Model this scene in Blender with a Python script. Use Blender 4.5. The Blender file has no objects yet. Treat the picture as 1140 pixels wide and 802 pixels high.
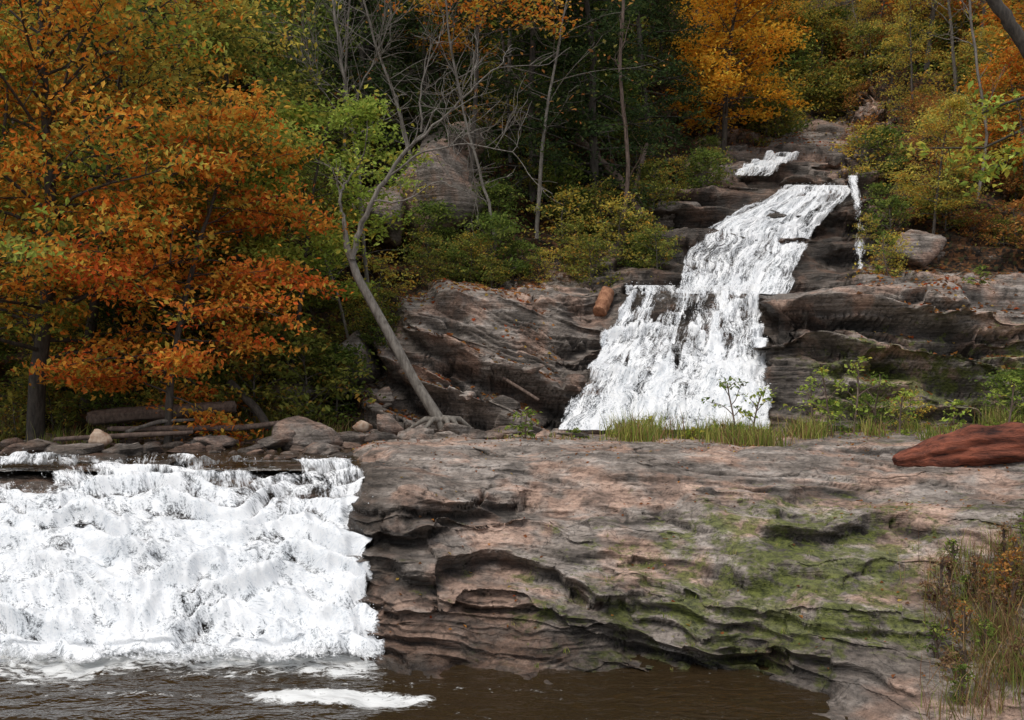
import bpy, math, numpy as np
from mathutils import Vector
from mathutils.bvhtree import BVHTree
F=1013.; CZ=3.2; HZ=430.
def W(px,py,d): return np.array([(px-570)/F*d, d, CZ+(HZ-py)/F*d])
R=np.random.default_rng
scene=bpy.context.scene
# ---------------------------------------------------------------- noise
def _h(ix,iy,iz,s):
    u=np.uint32
    n=ix.astype(u)*u(374761393)+iy.astype(u)*u(668265263)+iz.astype(u)*u(2246822519)+u((s*3266489917)&0xffffffff)
    n=(n^(n>>u(13)))*u(1274126177); n=(n^(n>>u(15)))*u(2654435761); n=n^(n>>u(16))
    return n.astype(np.float64)/4294967296.
def vn(p,seed=0):
    i=np.floor(p).astype(np.int64); f=p-i; f=f*f*f*(f*(f*6-15)+10)
    r=0
    for a in (0,1):
        wa=f[:,0] if a else 1-f[:,0]
        for b in (0,1):
            wb=f[:,1] if b else 1-f[:,1]
            for c in (0,1):
                wc=f[:,2] if c else 1-f[:,2]
                r=r+wa*wb*wc*_h(i[:,0]+a,i[:,1]+b,i[:,2]+c,seed)
    return r
def fbm(p,o=4,seed=0):
    r=0;a=.5;q=p.copy()
    for k in range(o):
        r=r+a*(vn(q,seed+k)*2-1); q=q*2.03+11.3; a*=.5
    return r*1.3
def sm(x,a,b):
    t=np.clip((x-a)/(b-a),0,1); return t*t*(3-2*t)
def terrace(p,nh,L,a,seed,tx=.05,ty=0.,warp=.9,ws=.4,jx=.8,jm=.5,lipk=.32,pl=.35,ph=.75):
    jb=np.floor(p[:,0]*jx+1.3*fbm(p*.9,2,seed+9)); jump=_h(jb.astype(np.int64),0*jb.astype(np.int64),0*jb.astype(np.int64),seed)-.5
    s=(p[:,2]+tx*p[:,0]+ty*p[:,1])/L+warp*fbm(p*ws,4,seed+5)+jm*jump
    i=np.floor(s); f=s-i
    h=vn(np.stack([p[:,0]*.45,p[:,1]*.45,i*3.7],1),seed+2)
    str_=a*(.1+1.35*sm(h,pl,ph))
    g=sm(f,.5,.97)*.85+.15*f; dz=L*(g-f)*np.minimum(str_,1.)*.9
    lip=np.where(f>.7,sm(f,.75,.95),1-sm(f,.0,.5)); crev=np.exp(-((f-.66)/.10)**2)
    dh=L*str_*(lipk*lip-.30*crev)
    q=p.copy(); q[:,2]+=dz; q[:,:2]+=nh*dh[:,None]
    return q,crev*np.clip(str_,0,1),lip*np.clip(str_,0,1)
# ---------------------------------------------------------------- mesh from arrays
def new_mesh(name,V,Q,mats,midx=None,col=None,attrs=None,smooth=True):
    me=bpy.data.meshes.new(name); V=np.asarray(V,dtype=np.float32); Q=np.asarray(Q,dtype=np.int32)
    me.vertices.add(len(V)); me.vertices.foreach_set('co',V.ravel())
    me.loops.add(Q.size); me.loops.foreach_set('vertex_index',Q.ravel())
    me.polygons.add(len(Q)); me.polygons.foreach_set('loop_start',np.arange(0,Q.size,4,dtype=np.int32))
    me.polygons.foreach_set('use_smooth',np.full(len(Q),smooth) if np.isscalar(smooth) else smooth)
    if midx is not None: me.polygons.foreach_set('material_index',np.asarray(midx,dtype=np.int32))
    for m in mats: me.materials.append(m)
    if col is not None:
        a=me.attributes.new('Col','FLOAT_COLOR','FACE'); c=np.ones((len(Q),4),dtype=np.float32); c[:,:3]=col; a.data.foreach_set('color',c.ravel())
    for k,v in (attrs or {}).items():
        v=np.asarray(v,dtype=np.float32)
        if v.ndim==1: me.attributes.new(k,'FLOAT','POINT').data.foreach_set('value',v)
        else: me.attributes.new(k,'FLOAT_VECTOR','POINT').data.foreach_set('vector',v.ravel())
    me.update(calc_edges=True); me.validate()
    return me
def link(name,me,parent=None,coll=None):
    o=bpy.data.objects.new(name,me); (coll or scene.collection).objects.link(o)
    if parent: o.parent=parent
    return o
def gridQ(nr,nc):
    i=np.arange(nr-1)[:,None]*nc+np.arange(nc-1)[None,:]; i=i.ravel()
    return np.stack([i,i+1,i+nc+1,i+nc],1)
def loft(C,rc,cc,smooth=2):
    C=np.asarray(C,dtype=float)
    rt=np.concatenate([i+np.arange(n)/n for i,n in enumerate(rc)]+[[len(rc)]])
    ct=np.concatenate([i+np.arange(n)/n for i,n in enumerate(cc)]+[[len(cc)]])
    ri=np.minimum(rt.astype(int),len(rc)-1); rf=(rt-ri)[:,None,None]
    A=C[ri]*(1-rf)+C[ri+1]*rf
    ci=np.minimum(ct.astype(int),len(cc)-1); cf=(ct-ci)[None,:,None]
    A=A[:,ci]*(1-cf)+A[:,ci+1]*cf
    for _ in range(smooth):
        B=A.copy(); B[1:-1]=(A[:-2]+2*A[1:-1]+A[2:])/4; A=B.copy(); A[:,1:-1]=(B[:,:-2]+2*B[:,1:-1]+B[:,2:])/4
    return A
def normals(P):
    du=np.gradient(P,axis=1); dv=np.gradient(P,axis=0); n=np.cross(du,dv); n/=np.linalg.norm(n,axis=2,keepdims=True)+1e-9
    return n
# ---------------------------------------------------------------- node helper
class N:
    def __init__(s,mat): mat.use_nodes=True; s.t=mat.node_tree; s.t.nodes.clear(); s.out=s.t.nodes.new('ShaderNodeOutputMaterial')
    def n(s,ty,props=None,**ins):
        nd=s.t.nodes.new(ty)
        for k,v in (props or {}).items(): setattr(nd,k,v)
        for k,v in ins.items():
            k2=int(k[1:]) if k[0]=='i' and k[1:].isdigit() else k.replace('_',' ')
            if isinstance(v,bpy.types.NodeSocket): s.t.links.new(v,nd.inputs[k2])
            else: nd.inputs[k2].default_value=v
        return nd
    def attr(s,name,o='Fac'): return s.n('ShaderNodeAttribute',{'attribute_name':name}).outputs[o]
    def pos(s): return s.n('ShaderNodeNewGeometry').outputs['Position']
    def map(s,v,sc=(1,1,1),rot=(0,0,0)): return s.n('ShaderNodeMapping',None,Vector=v,Scale=sc,Rotation=rot).outputs[0]
    def noise(s,v,sc,det=5,ro=.55,dist=0.): return s.n('ShaderNodeTexNoise',None,Vector=v,Scale=sc,Detail=det,Roughness=ro,Distortion=dist).outputs[0]
    def math(s,op,a,b=0.,c=None,clamp=False):
        nd=s.n('ShaderNodeMath',{'operation':op,'use_clamp':clamp},i0=a,i1=b)
        if c is not None:
            if isinstance(c,bpy.types.NodeSocket): s.t.links.new(c,nd.inputs[2])
            else: nd.inputs[2].default_value=c
        return nd.outputs[0]
    def ramp(s,f,st,interp='LINEAR'):
        nd=s.n('ShaderNodeValToRGB',None,Fac=f); cr=nd.color_ramp; cr.interpolation=interp
        while len(cr.elements)<len(st): cr.elements.new(.5)
        for e,(p,c) in zip(cr.elements,st):
            e.position=p; e.color=(c,c,c,1) if np.isscalar(c) else (*c,1)
        return nd.outputs[0]
    def mix(s,f,a,b,bt='MIX'):
        nd=s.t.nodes.new('ShaderNodeMix'); nd.data_type='RGBA'; nd.blend_type=bt
        for i,v in ((0,f),(6,a),(7,b)):
            if isinstance(v,bpy.types.NodeSocket): s.t.links.new(v,nd.inputs[i])
            elif i==0: nd.inputs[0].default_value=v
            else: nd.inputs[i].default_value=(*v,1) if len(v)==3 else v
        return nd.outputs[2]
    def bump(s,h,st,dist): return s.n('ShaderNodeBump',None,Height=h,Strength=st,Distance=dist).outputs[0]
    def fin(s,sh): s.t.links.new(sh,s.out.inputs[0])
def M(name): return bpy.data.materials.new(name)
def terrain_mat():
    m=M('layered_rock_and_leaf_litter'); n=N(m); P=n.pos()
    a=n.noise(n.map(P,(.5,.5,6.),(0,.05,0)),1.5,4,.68,.3); b=n.noise(P,.9,4,.6); c=n.noise(n.map(P,(1,1,1.8)),11,4,.78)
    t=n.math('ADD',n.math('MULTIPLY',a,.6),n.math('MULTIPLY',b,.4))
    col=n.ramp(t,[(.34,(.07,.058,.048)),(.43,(.20,.165,.138)),(.5,(.32,.27,.232)),(.56,(.44,.38,.335)),(.66,(.60,.54,.48))])
    pink=n.ramp(b,[(.48,0.),(.59,1.)])
    col=n.mix(n.math('MULTIPLY',pink,.75),col,(1.12,.80,.65),'MULTIPLY')
    col=n.mix(.85,col,n.ramp(c,[(.32,.22),(.46,.82),(.56,1.1),(.7,1.45)]),'MULTIPLY')
    stain=n.ramp(n.noise(n.map(P,(1.2,1.2,.3)),1.3,3,.65),[(.51,0.),(.61,1.)])
    col=n.mix(n.math('MULTIPLY',stain,.5),col,(.06,.052,.045))
    wv=n.n('ShaderNodeVectorMath',{'operation':'ADD'},i0=n.map(P,(.55,.55,1.7),(0,.12,.4)),i1=n.n('ShaderNodeTexNoise',None,Vector=P,Scale=1.4,Detail=2.).outputs['Color']).outputs[0]
    vo=n.n('ShaderNodeTexVoronoi',{'feature':'DISTANCE_TO_EDGE'},Vector=wv,Scale=1.3).outputs[0]
    col=n.mix(.7,col,n.ramp(vo,[(.0,.3),(.018,1.)]),'MULTIPLY')
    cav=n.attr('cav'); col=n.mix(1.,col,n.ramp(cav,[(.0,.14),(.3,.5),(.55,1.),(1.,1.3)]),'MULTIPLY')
    N1=n.noise(P,2.6,5,.75); mo=n.math('ADD',N1,n.attr('moss')); mo=n.ramp(mo,[(.64,0.),(.74,1.)])
    mcol=n.mix(n.ramp(c,[(.35,0.),(.65,1.)]),(.03,.04,.01),(.20,.225,.04))
    col=n.mix(n.math('MULTIPLY',mo,.82),col,mcol)
    v=n.n('ShaderNodeTexVoronoi',None,Vector=P,Scale=11.); vr=n.n('ShaderNodeSeparateColor',None,Color=v.outputs['Color']).outputs[0]
    lit=n.ramp(vr,[(0,(.03,.02,.012)),(.3,(.08,.045,.022)),(.55,(.16,.07,.03)),(.75,(.24,.11,.04)),(.9,(.09,.085,.03)),(1,(.3,.14,.05))],'CONSTANT')
    lit=n.mix(1.,lit,n.ramp(b,[(.35,.3),(.6,.9)]),'MULTIPLY')
    so=n.math('ADD',n.attr('soil'),n.math('MULTIPLY_ADD',N1,1.2,-.6)); so=n.ramp(so,[(.42,0.),(.55,1.)])
    col=n.mix(so,col,lit)
    wet=n.attr('wet'); col=n.mix(wet,col,(.30,.28,.26),'MULTIPLY')
    h=n.math('ADD',n.math('MULTIPLY',c,.6),a)
    ro=n.math('MULTIPLY_ADD',wet,-.55,.85)
    b_=n.n('ShaderNodeBsdfPrincipled',None,Base_Color=col,Roughness=ro,Normal=n.bump(h,1.,.10)); b_.inputs['Specular IOR Level'].default_value=.35
    n.fin(b_.outputs[0]); return m
def fall_mat():
    m=M('falling_white_water'); n=N(m); f=n.attr('flow','Vector')
    A=n.noise(n.map(f,(2.6,.6,1)),1.,4,.6,.5); B=n.noise(n.map(f,(10,2.6,1)),1.,4,.7,.8); Cc=n.noise(n.map(f,(34,17,1)),1.,2,.7)
    t=n.math('ADD',n.math('ADD',n.math('MULTIPLY',A,.30),n.math('MULTIPLY',B,.42)),n.math('MULTIPLY',Cc,.28))
    al=n.math('ADD',n.math('MULTIPLY_ADD',t,8.5,-4.25),n.attr('cover'),clamp=True)
    col=n.ramp(t,[(.38,(.50,.53,.56)),(.46,(.76,.78,.80)),(.54,(.9,.9,.9))])
    p=n.n('ShaderNodeBsdfPrincipled',None,Base_Color=col,Roughness=.5,Normal=n.bump(t,.35,.05))
    tr=n.n('ShaderNodeBsdfTransparent')
    n.fin(n.n('ShaderNodeMixShader',None,i0=al,i1=tr.outputs[0],i2=p.outputs[0]).outputs[0]); return m
def pool_mat():
    m=M('dark_stream_water'); n=N(m); P=n.pos()
    w=n.math('ADD',n.noise(n.map(P,(1.,2.2,1)),2.2,3,.55,.6),n.math('MULTIPLY',n.noise(n.map(P,(1.,2.,1)),9,2,.5),.2))
    fo=n.math('ADD',n.attr('foam'),n.math('MULTIPLY_ADD',n.noise(n.map(P,(1,1.6,1)),6,6,.75,.8),2.6,-1.3)); fo=n.ramp(fo,[(.38,0.),(.75,1.)])
    col=n.mix(fo,(.035,.022,.010),(.82,.82,.8)); ro=n.math('MULTIPLY_ADD',fo,.55,.05)
    p=n.n('ShaderNodeBsdfPrincipled',None,Base_Color=col,Roughness=ro,IOR=1.33,Normal=n.bump(w,.5,.10)); n.fin(p.outputs[0]); return m
def leaf_mat():
    m=M('leaf_foliage'); n=N(m); c=n.attr('Col','Color')
    d=n.n('ShaderNodeBsdfDiffuse',None,Color=c); t=n.n('ShaderNodeBsdfTranslucent',None,Color=c)
    n.fin(n.n('ShaderNodeMixShader',None,i0=.45,i1=d.outputs[0],i2=t.outputs[0]).outputs[0]); return m
def bark_mat(name,c1,c2,sc=6.,sx=1.,bz=.25,rel=.03):
    m=M(name); n=N(m); P=n.n('ShaderNodeTexCoord').outputs['Object']
    a=n.noise(n.map(P,(sx,1,bz)),sc*2,5,.7); col=n.mix(n.ramp(a,[(.35,0.),(.65,1.)]),c1,c2)
    n.fin(n.n('ShaderNodeBsdfPrincipled',None,Base_Color=col,Roughness=.9,Normal=n.bump(a,.8,rel)).outputs[0]); return m
TM=terrain_mat(); FM=fall_mat(); PM=pool_mat(); LM=leaf_mat()
BK=bark_mat('dark_bark',(.03,.024,.02),(.10,.083,.065)); BG=bark_mat('grey_bark',(.10,.085,.07),(.28,.25,.215)); BR=bark_mat('red_rotten_wood',(.03,.010,.007),(.33,.095,.05),4,.2,1.,.14); BT=bark_mat('tan_wood',(.20,.08,.04),(.45,.22,.12)); BD=bark_mat('driftwood',(.07,.045,.035),(.22,.155,.12)); BF=bark_mat('forest_bark',(.05,.042,.035),(.17,.145,.12))

# ---------------------------------------------------------------- terrain A
Fb=lambda px,lip,s=0: (px,[(790,9.6,0,.08,-.3,1),(727,11.05,0,.12,-.3,1),(648,12.0,0,.3,-.3,1),(580+s,13.1,0,.3,-.3,1),(lip,14.6,0,.12,-.3,1),(512,17.5,0,.10,-.3,1),(492,22,.1,.12,-.2,.6),(481,26,.4,.1,0,.2)])
colsA=[Fb(-450,530),Fb(-200,530),Fb(-50,528),Fb(60,527),Fb(170,530),Fb(290,529),Fb(385,527),
 (414,[(790,9.6,0,.1,-.1,1),(735,10.7,0,.3,-.1,1),(645,11.6,0,.5,-.1,1),(560,12.9,0,.45,-.1,1),(514,14.4,0,.25,-.1,.6),(499,17,0,.15,-.1,.1),(485,21.5,.2,.1,0,.1),(477,26,.4,.1,0,0)]),
 (455,[(795,9.4,0,.1,-.1,1),(736,10.5,0,.4,-.05,1),(650,11.3,0,.6,.05,.5),(556,12.8,0,.5,.0,.3),(511,14.9,0,.25,-.1,0),(497,17,0,.15,-.1,0),(485,21.5,.2,.1,0,.0),(477,26,.4,.1,0,0)]),
 (560,[(800,9.2,0,.1,-.1,1),(741,10.42,0,.35,.08,1),(665,11.25,0,.55,.1,.2),(560,13.1,0,.42,.0,0),(509,15.4,0,.25,-.1,0),(494,18,.0,.15,-.1,0),(484,21.5,.3,.1,0,0),(477,26,.4,.1,0,0)]),
 (700,[(820,8.7,0,.1,-.1,1),(754,10.0,0,.35,.14,1),(675,11.0,0,.55,.19,.1),(570,12.9,0,.42,.1,0),(511,15.4,0,.25,-.1,0),(494,18,.0,.15,-.1,0),(484,21.5,.45,.1,0,0),(477,26,.4,.1,0,0)]),
 (850,[(840,8.2,0,.1,-.1,1),(776,9.4,0,.35,.18,.9),(690,10.5,0,.55,.26,.05),(577,12.6,0,.4,.22,0),(513,15.4,0,.25,-.05,0),(494,18,.1,.15,0,0),(483,21.5,.6,.1,.1,0),(474,26,.4,.1,0,0)]),
 (980,[(860,7.8,0,.1,-.1,1),(800,8.8,0,.25,-.1,.7),(705,9.9,0,.42,.2,0),(583,12.3,0,.4,.22,0),(512,15.4,0,.25,-.05,0),(492,18,.1,.15,.1,0),(478,21.5,.6,.1,.1,0),(465,26,.4,.1,0,0)]),
 (1060,[(910,7.2,0,.15,-.1,.3),(830,8.15,0,.15,-.1,0),(710,9.6,.2,.3,.1,0),(588,11.9,.2,.35,.12,0),(512,15.4,0,.2,-.05,0),(490,18,.2,.15,.1,0),(474,21.5,.6,.1,.1,0),(460,26,.4,.1,0,0)]),
 (1180,[(940,6.3,.5,.1,.1,0),(815,7.9,.6,.15,.1,0),(700,9.1,.7,.2,.1,0),(588,11.3,.6,.25,.1,0),(507,15.2,.3,.15,.1,0),(480,18,.5,.15,.1,0),(465,21.5,.7,.1,.1,0),(450,26,.5,.1,0,0)]),
 (1500,[(900,6.4,.8,.1,.1,0),(760,8.0,.8,.15,.2,0),(650,9.1,.8,.2,.2,0),(560,11,.8,.25,.2,0),(490,15,.8,.2,.1,0),(460,18,.8,.15,.1,0),(440,21.5,.8,.1,.1,0),(430,26,.8,.1,0,0)])]
def build(cols,rc,cc,name,kind,seed):
    nr=len(cols[0][1]); C=np.zeros((nr,len(cols),7))
    for j,(px,rows) in enumerate(cols):
        for i,r in enumerate(rows):
            C[i,j,:3]=W(px,r[0],r[1]); C[i,j,3:]=r[2:6]
    A=loft(C,rc,cc,3); P=A[...,:3]; n=normals(P); sh=P.shape[:2]
    p=P.reshape(-1,3).copy(); nn=n.reshape(-1,3); soil,amp,moss,wet=[A[...,k].ravel() for k in (3,4,5,6)]
    nh=nn[:,:2].copy(); nh[:,1]-=.25; nh/=np.linalg.norm(nh,axis=1,keepdims=True)+1e-6
    p=p+nn*(amp*(.7 if kind=='A' else .9)*fbm(p*(.6 if kind=='A' else .35),3,seed+2))[:,None]
    a=amp/.45
    if kind=='A':
        p,c1,l1=terrace(p,nh,.40,a*.9,seed,.07,.0,1.3,.33,.35,.5,.32,.42,.64); p,c2,l2=terrace(p,nh,.16,a*.95,seed+30,.12,.05,1.9,.5,.7,.5,.3,.42,.66); p,c3,l3=terrace(p,nh,.06,a*.75,seed+60,.07,0,2.2,1.0,1.6,.5,.32,.4,.7)
        p=p+nn*(.045*fbm(p*np.array([2.6,2.6,4]),5,seed+7))[:,None]
    else:
        tx=.30*(1-sm(p[:,0],1.,4.))
        p,c1,l1=terrace(p,nh,1.4,a*.85,seed,tx+.03,.0,.9,.14,.16,.5,.26,.3,.6); p,c2,l2=terrace(p,nh,.5,a*.8,seed+30,tx+.06,.0,1.5,.3,.4,.5,.32,.38,.66); p,c3,l3=terrace(p,nh,.16,a*.75,seed+60,tx+.08,0,1.8,.6,1.1,.4)
        p=p+nn*(.07*fbm(p*2.,5,seed+7))[:,None]
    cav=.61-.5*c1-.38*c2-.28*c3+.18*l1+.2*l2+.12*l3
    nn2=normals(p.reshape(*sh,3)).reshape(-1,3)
    cav=cav*(.76+.34*sm(nn2[:,2],.1,.8))  # paints overhead light into the rock colour: up-facing tops lighter, risers darker
    wet=np.clip(wet+(.35*(sm(fbm(p*.7,2,seed+80),.0,.3))*(wet>.05)*(wet<.9))-.15*np.clip(nn2[:,2],0,1)*(wet<.95),0,1)
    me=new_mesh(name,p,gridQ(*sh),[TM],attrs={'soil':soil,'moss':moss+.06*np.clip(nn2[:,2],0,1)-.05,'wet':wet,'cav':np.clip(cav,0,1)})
    link(name,me); return p.reshape(*sh,3),nn2.reshape(*sh,3)
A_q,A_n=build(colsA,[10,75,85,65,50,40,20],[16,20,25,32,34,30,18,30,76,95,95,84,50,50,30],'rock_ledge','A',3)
# ---------------------------------------------------------------- terrain B
def Lc(px,k=0): return (px,[(510,22,.3,.1,0,.2),(466,23.6,.7,.2,.1,0),(425,26,1,.3,.1,0),(375,28.5,1,.3,.1,0),(255,33,1,.5,.1,0),(185,37,1,.5,0,0),(95,42,1,.5,0,0),(-60,52,1,.5,0,0),(-420,76,1,.5,0,0)])
def Rc(px,a,b,soil=.85): return (px,[(505,21.8,0,.35,.12,.1),(405,23.2,0,.6,.27,.0),(a,24.7,0,.4,.0,0),(b,28.8,.6,.2,.1,0),(215,34,soil,.6,.1,0),(180,37,soil,.6,0,0),(125,42,soil,.6,0,0),(20,51,1,.5,0,0),(-420,76,1,.5,0,0)])
colsB=[Lc(-900),Lc(-400),Lc(-150),Lc(50),Lc(250),Lc(385),
 (445,[(508,22.3,.0,.2,0,.1),(445,23.8,.1,.4,0,0),(345,26,.3,.35,0,0),(318,28.5,.9,.2,.1,0),(225,33,.8,.6,.1,0),(165,37,1,.6,0,0),(95,42,1,.6,0,0),(-60,52,1,.6,0,0),(-420,76,1,.6,0,0)]),
 (480,[(508,22.3,.0,.25,0,.1),(420,24,.0,.55,-.08,0),(326,25.2,.0,.25,.0,.0),(312,28.5,.6,.2,.1,0),(215,33,.8,.6,.1,0),(155,37,1,.6,0,0),(95,42,1,.6,0,0),(-60,52,1,.6,0,0),(-420,76,1,.6,0,0)]),
 (570,[(506,22.3,.0,.3,0,.1),(405,24.2,0,.6,-.08,.0),(326,25.4,.0,.25,.0,.0),(314,29,.6,.2,.1,0),(215,33,.9,.6,.1,0),(155,37,1,.6,0,0),(90,42,1,.6,0,0),(-60,52,1,.6,0,0),(-420,76,1,.6,0,0)]),
 (640,[(506,22.1,.0,.3,-.2,.9),(405,24.6,0,.55,-.1,.35),(330,26.6,.0,.4,-.05,.1),(318,29,.4,.2,.1,0),(225,33,.9,.6,.1,0),(170,37,1,.6,0,0),(100,42,1,.6,0,0),(-60,52,1,.6,0,0),(-420,76,1,.6,0,0)]),
 (695,[(506,22.0,.0,.12,-.3,1),(403,24.8,0,.3,-.3,1),(330,27,.0,.25,-.2,1),(322,28.5,.1,.4,0,.9),(240,33,.4,.7,.1,.7),(195,37,.7,.6,0,.3),(120,42,1,.6,0,0),(-40,52,1,.6,0,0),(-420,76,1,.6,0,0)]),
 (760,[(506,22.0,.0,.12,-.3,1),(403,24.8,0,.2,-.3,1),(330,27,.0,.1,-.3,1),(325,28.4,.0,.2,-.3,1),(228,33,0,.7,-.1,.8),(205,37,.3,.6,0,.5),(170,41,.6,.6,0,.1),(60,50,1,.6,0,0),(-420,76,1,.6,0,0)]),
 (848,[(506,22.0,.0,.12,-.3,1),(403,24.8,0,.2,-.3,1),(330,27,.0,.1,-.3,1),(325,28.4,.0,.12,-.3,1),(220,33,0,.2,-.3,1),(208,38,.0,.25,-.1,.8),(180,40,0,.25,-.1,.6),(140,46,.9,.5,0,.1),(-420,76,1,.6,0,0)]),
 (862,[(505,21.8,.0,.3,0,1),(402,23.3,0,.6,.1,.8),(333,24.9,.0,.4,-.1,.5),(323,28.4,.0,.15,-.3,1),(219,33,0,.25,-.3,1),(208,38,.0,.25,-.1,.8),(180,40,0,.25,-.1,.6),(140,46,.3,.4,0,.1),(-420,76,1,.6,0,0)]),
 (945,[(505,21.7,.0,.4,.12,.2),(400,23.0,0,.6,.26,.1),(320,24.6,.0,.4,-.05,0),(316,28.4,.0,.35,0,.9),(219,33,0,.4,-.2,1),(200,38,.0,.5,-.1,.4),(180,40,0,.4,-.1,.1),(138,46,.3,.4,0,.1),(-420,76,1,.6,0,0)]),
 Rc(975,320,310,.5),Rc(1060,318,306),Rc(1160,312,300),Rc(1400,300,280),Rc(1900,280,240)]
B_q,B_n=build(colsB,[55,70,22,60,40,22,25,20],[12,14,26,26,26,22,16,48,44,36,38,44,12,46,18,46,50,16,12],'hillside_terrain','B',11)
def bvh(G,st=2):
    g=G[::st,::st]; s=g.shape[:2]; return BVHTree.FromPolygons([Vector(v) for v in g.reshape(-1,3)],gridQ(*s).tolist())
BV=[bvh(A_q),bvh(B_q)]
def gz(x,y):
    z=-.8
    for b in BV:
        h=b.ray_cast(Vector((x,y,90)),Vector((0,0,-1)))
        if h[0] is not None: z=max(z,h[0].z)
    return z
def G(px,d): x=(px-570)/F*d; return np.array([x,d,gz(x,d)])
v=[(-500,-300,-1.2),(500,-300,-1.2),(500,700,-1.2),(-500,700,-1.2)]
gm=new_mesh('ground',v,[[0,1,2,3]],[TM],attrs={'soil':np.ones(4),'moss':np.zeros(4),'wet':np.zeros(4),'cav':np.ones(4)*.7}); link('ground',gm)
# ---------------------------------------------------------------- water
def pool(name,x0,x1,y0,y1,z,nx,ny,foamf,amp):
    X,Y=np.meshgrid(np.linspace(x0,x1,nx),np.linspace(y0,y1,ny)); p=np.stack([X.ravel(),Y.ravel(),0*X.ravel()+z],1)
    fo=foamf(p); near=np.clip(fo,0,1)
    p[:,2]+=amp*fbm(p*np.array([1.,2.2,1])*1.4,4,5)+.06*near*fbm(p*3.5,3,9)
    link(name,new_mesh(name,p,gridQ(ny,nx),[PM],attrs={'foam':fo}))
def foam1(p):
    x,y=p[:,0],p[:,1]; wob=.45*fbm(p*np.array([1.2,2,1]),4,2)
    f=sm(y+wob,9.6,10.9)*1.1*sm(-x,1.1,1.9)
    e=1-np.sqrt(((x+1.75)/.98)**2+((y-9.35+.12*(x+1.8))/.29)**2); f=np.maximum(f,sm(e+wob*.7,-.15,.5)*.95)
    st=(vn(np.stack([x*.8,y*5+x*.6,0*x],1),4)-.48)*1.15*sm(-x,-1,1.5)*sm(y,8,10); return np.maximum(f,st)
pool('pool_water',-14,6,-6,11.9,0.,420,560,foam1,.016)
pool('stream_water',-14,-2.2,14.35,25,1.86,160,160,lambda p:sm(-p[:,1],-15.6,-14.5)*.5*vn(p*2,3)+.12*vn(p*np.array([1,3,1]),6),.012)
def falls(name,rows,nr,nc,seed,coverf,amp=.10,nspray=2500,step=.5,parent=None,push=0.,dsz=1.,iso=0.,bk=1.,fv=1.):
    C=np.array([[W(*r[:3]),W(*((np.array(r[:3])+np.array(r[3:]))/2)),W(*r[3:])] for r in rows])
    tot=sum(np.linalg.norm(C[k+1,1]-C[k,1]) for k in range(len(C)-1))
    cnt=[max(2,int(nr*np.linalg.norm(C[i+1,1]-C[i,1])/tot)) for i in range(len(C)-1)]
    A=loft(C,cnt,[nc//2,nc//2],2); n=normals(A)
    if n[...,1].mean()>0: n=-n
    sh=A.shape[:2]; u=np.cumsum(np.r_[0,np.linalg.norm(np.diff(A[sh[0]//2],axis=0),axis=1)]); vv=np.cumsum(np.r_[0,np.linalg.norm(np.diff(A[:,sh[1]//2],axis=0),axis=1)])
    U,V=np.meshgrid(u,vv); un=(U/u[-1]).ravel(); v1=(V/vv[-1]).ravel(); U=U.ravel();V=V.ravel()
    p=A.reshape(-1,3); nn=n.reshape(-1,3)
    s=(V+1.3*step*fbm(np.stack([U*.9,V*.5,0*U],1),4,seed+8))/step; fr=s-np.floor(s); k=np.floor(s).astype(np.int64)
    strn=.2+1.3*vn(np.stack([U*1.1,k*3.3,0*U],1),seed+4)
    Uw=U+.18*fbm(np.stack([U*1.4,V*1.2,0*U],1),3,seed+21)
    cas=fbm(np.stack([U*1.1,V*1.4,0*U+seed],1),3,seed); rid=fbm(np.stack([Uw*6,V*(1.+2.*iso),0*U],1),3,seed+3)
    lump=1-2*np.abs(fbm(np.stack([Uw*2.6,V*2.6,0*U],1),3,seed+13))
    bulge=sm(fr,0,.35)*(1-sm(fr,.4,1))*bk
    grow=sm(v1,0,.12)*(1-.8*sm(v1,.82,1))
    d=push+amp*grow*(cas*.9+rid*.28+bulge*strn*1.5-.4+iso*lump*.3*sm(v1,.2,.6))
    q=p+nn*d[:,None]; cv=coverf(un,v1,U,V)+.45*bulge*strn-.55*bk*sm(fr,.78,.95)*strn*(1-.6*sm(v1,.4,.8))
    fl=np.stack([Uw,fv*V*(1+iso*1.6*sm(v1,.25,.7)),0*U+seed],1)
    o=link(name,new_mesh(name,q,gridQ(*sh),[FM],attrs={'flow':fl,'cover':cv}),parent)
    if nspray:
        rg=R(seed); w=np.clip(cv,0,1)*(.2+v1)*(.3+bulge); idx=rg.choice(len(q),nspray,p=w/w.sum()); c=q[idx]+nn[idx]*np.abs(rg.normal(0,.05,(nspray,1)))+rg.normal(0,.03,(nspray,3))
        sz=rg.uniform(.003,.011,(nspray,1))*dsz; a=rg.normal(size=(nspray,3)); a/=np.linalg.norm(a,axis=1,keepdims=True); b=np.cross(a,rg.normal(size=(nspray,3))); b/=np.linalg.norm(b,axis=1,keepdims=True)
        Vv=np.stack([c+a*sz,c+b*sz,c-a*sz,c-b*sz],1).reshape(-1,3)
        link(name+'_spray',new_mesh(name+'_spray',Vv,np.arange(len(Vv)).reshape(-1,4),[SP]),o)
    return o
SP=M('spray_droplets'); n_=N(SP); n_.fin(n_.n('ShaderNodeBsdfDiffuse',None,Color=(.85,.86,.87,1)).outputs[0])
def nz(U,V,a,b,s): return fbm(np.stack([U*a,V*b,0*U],1),3,s)
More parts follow.
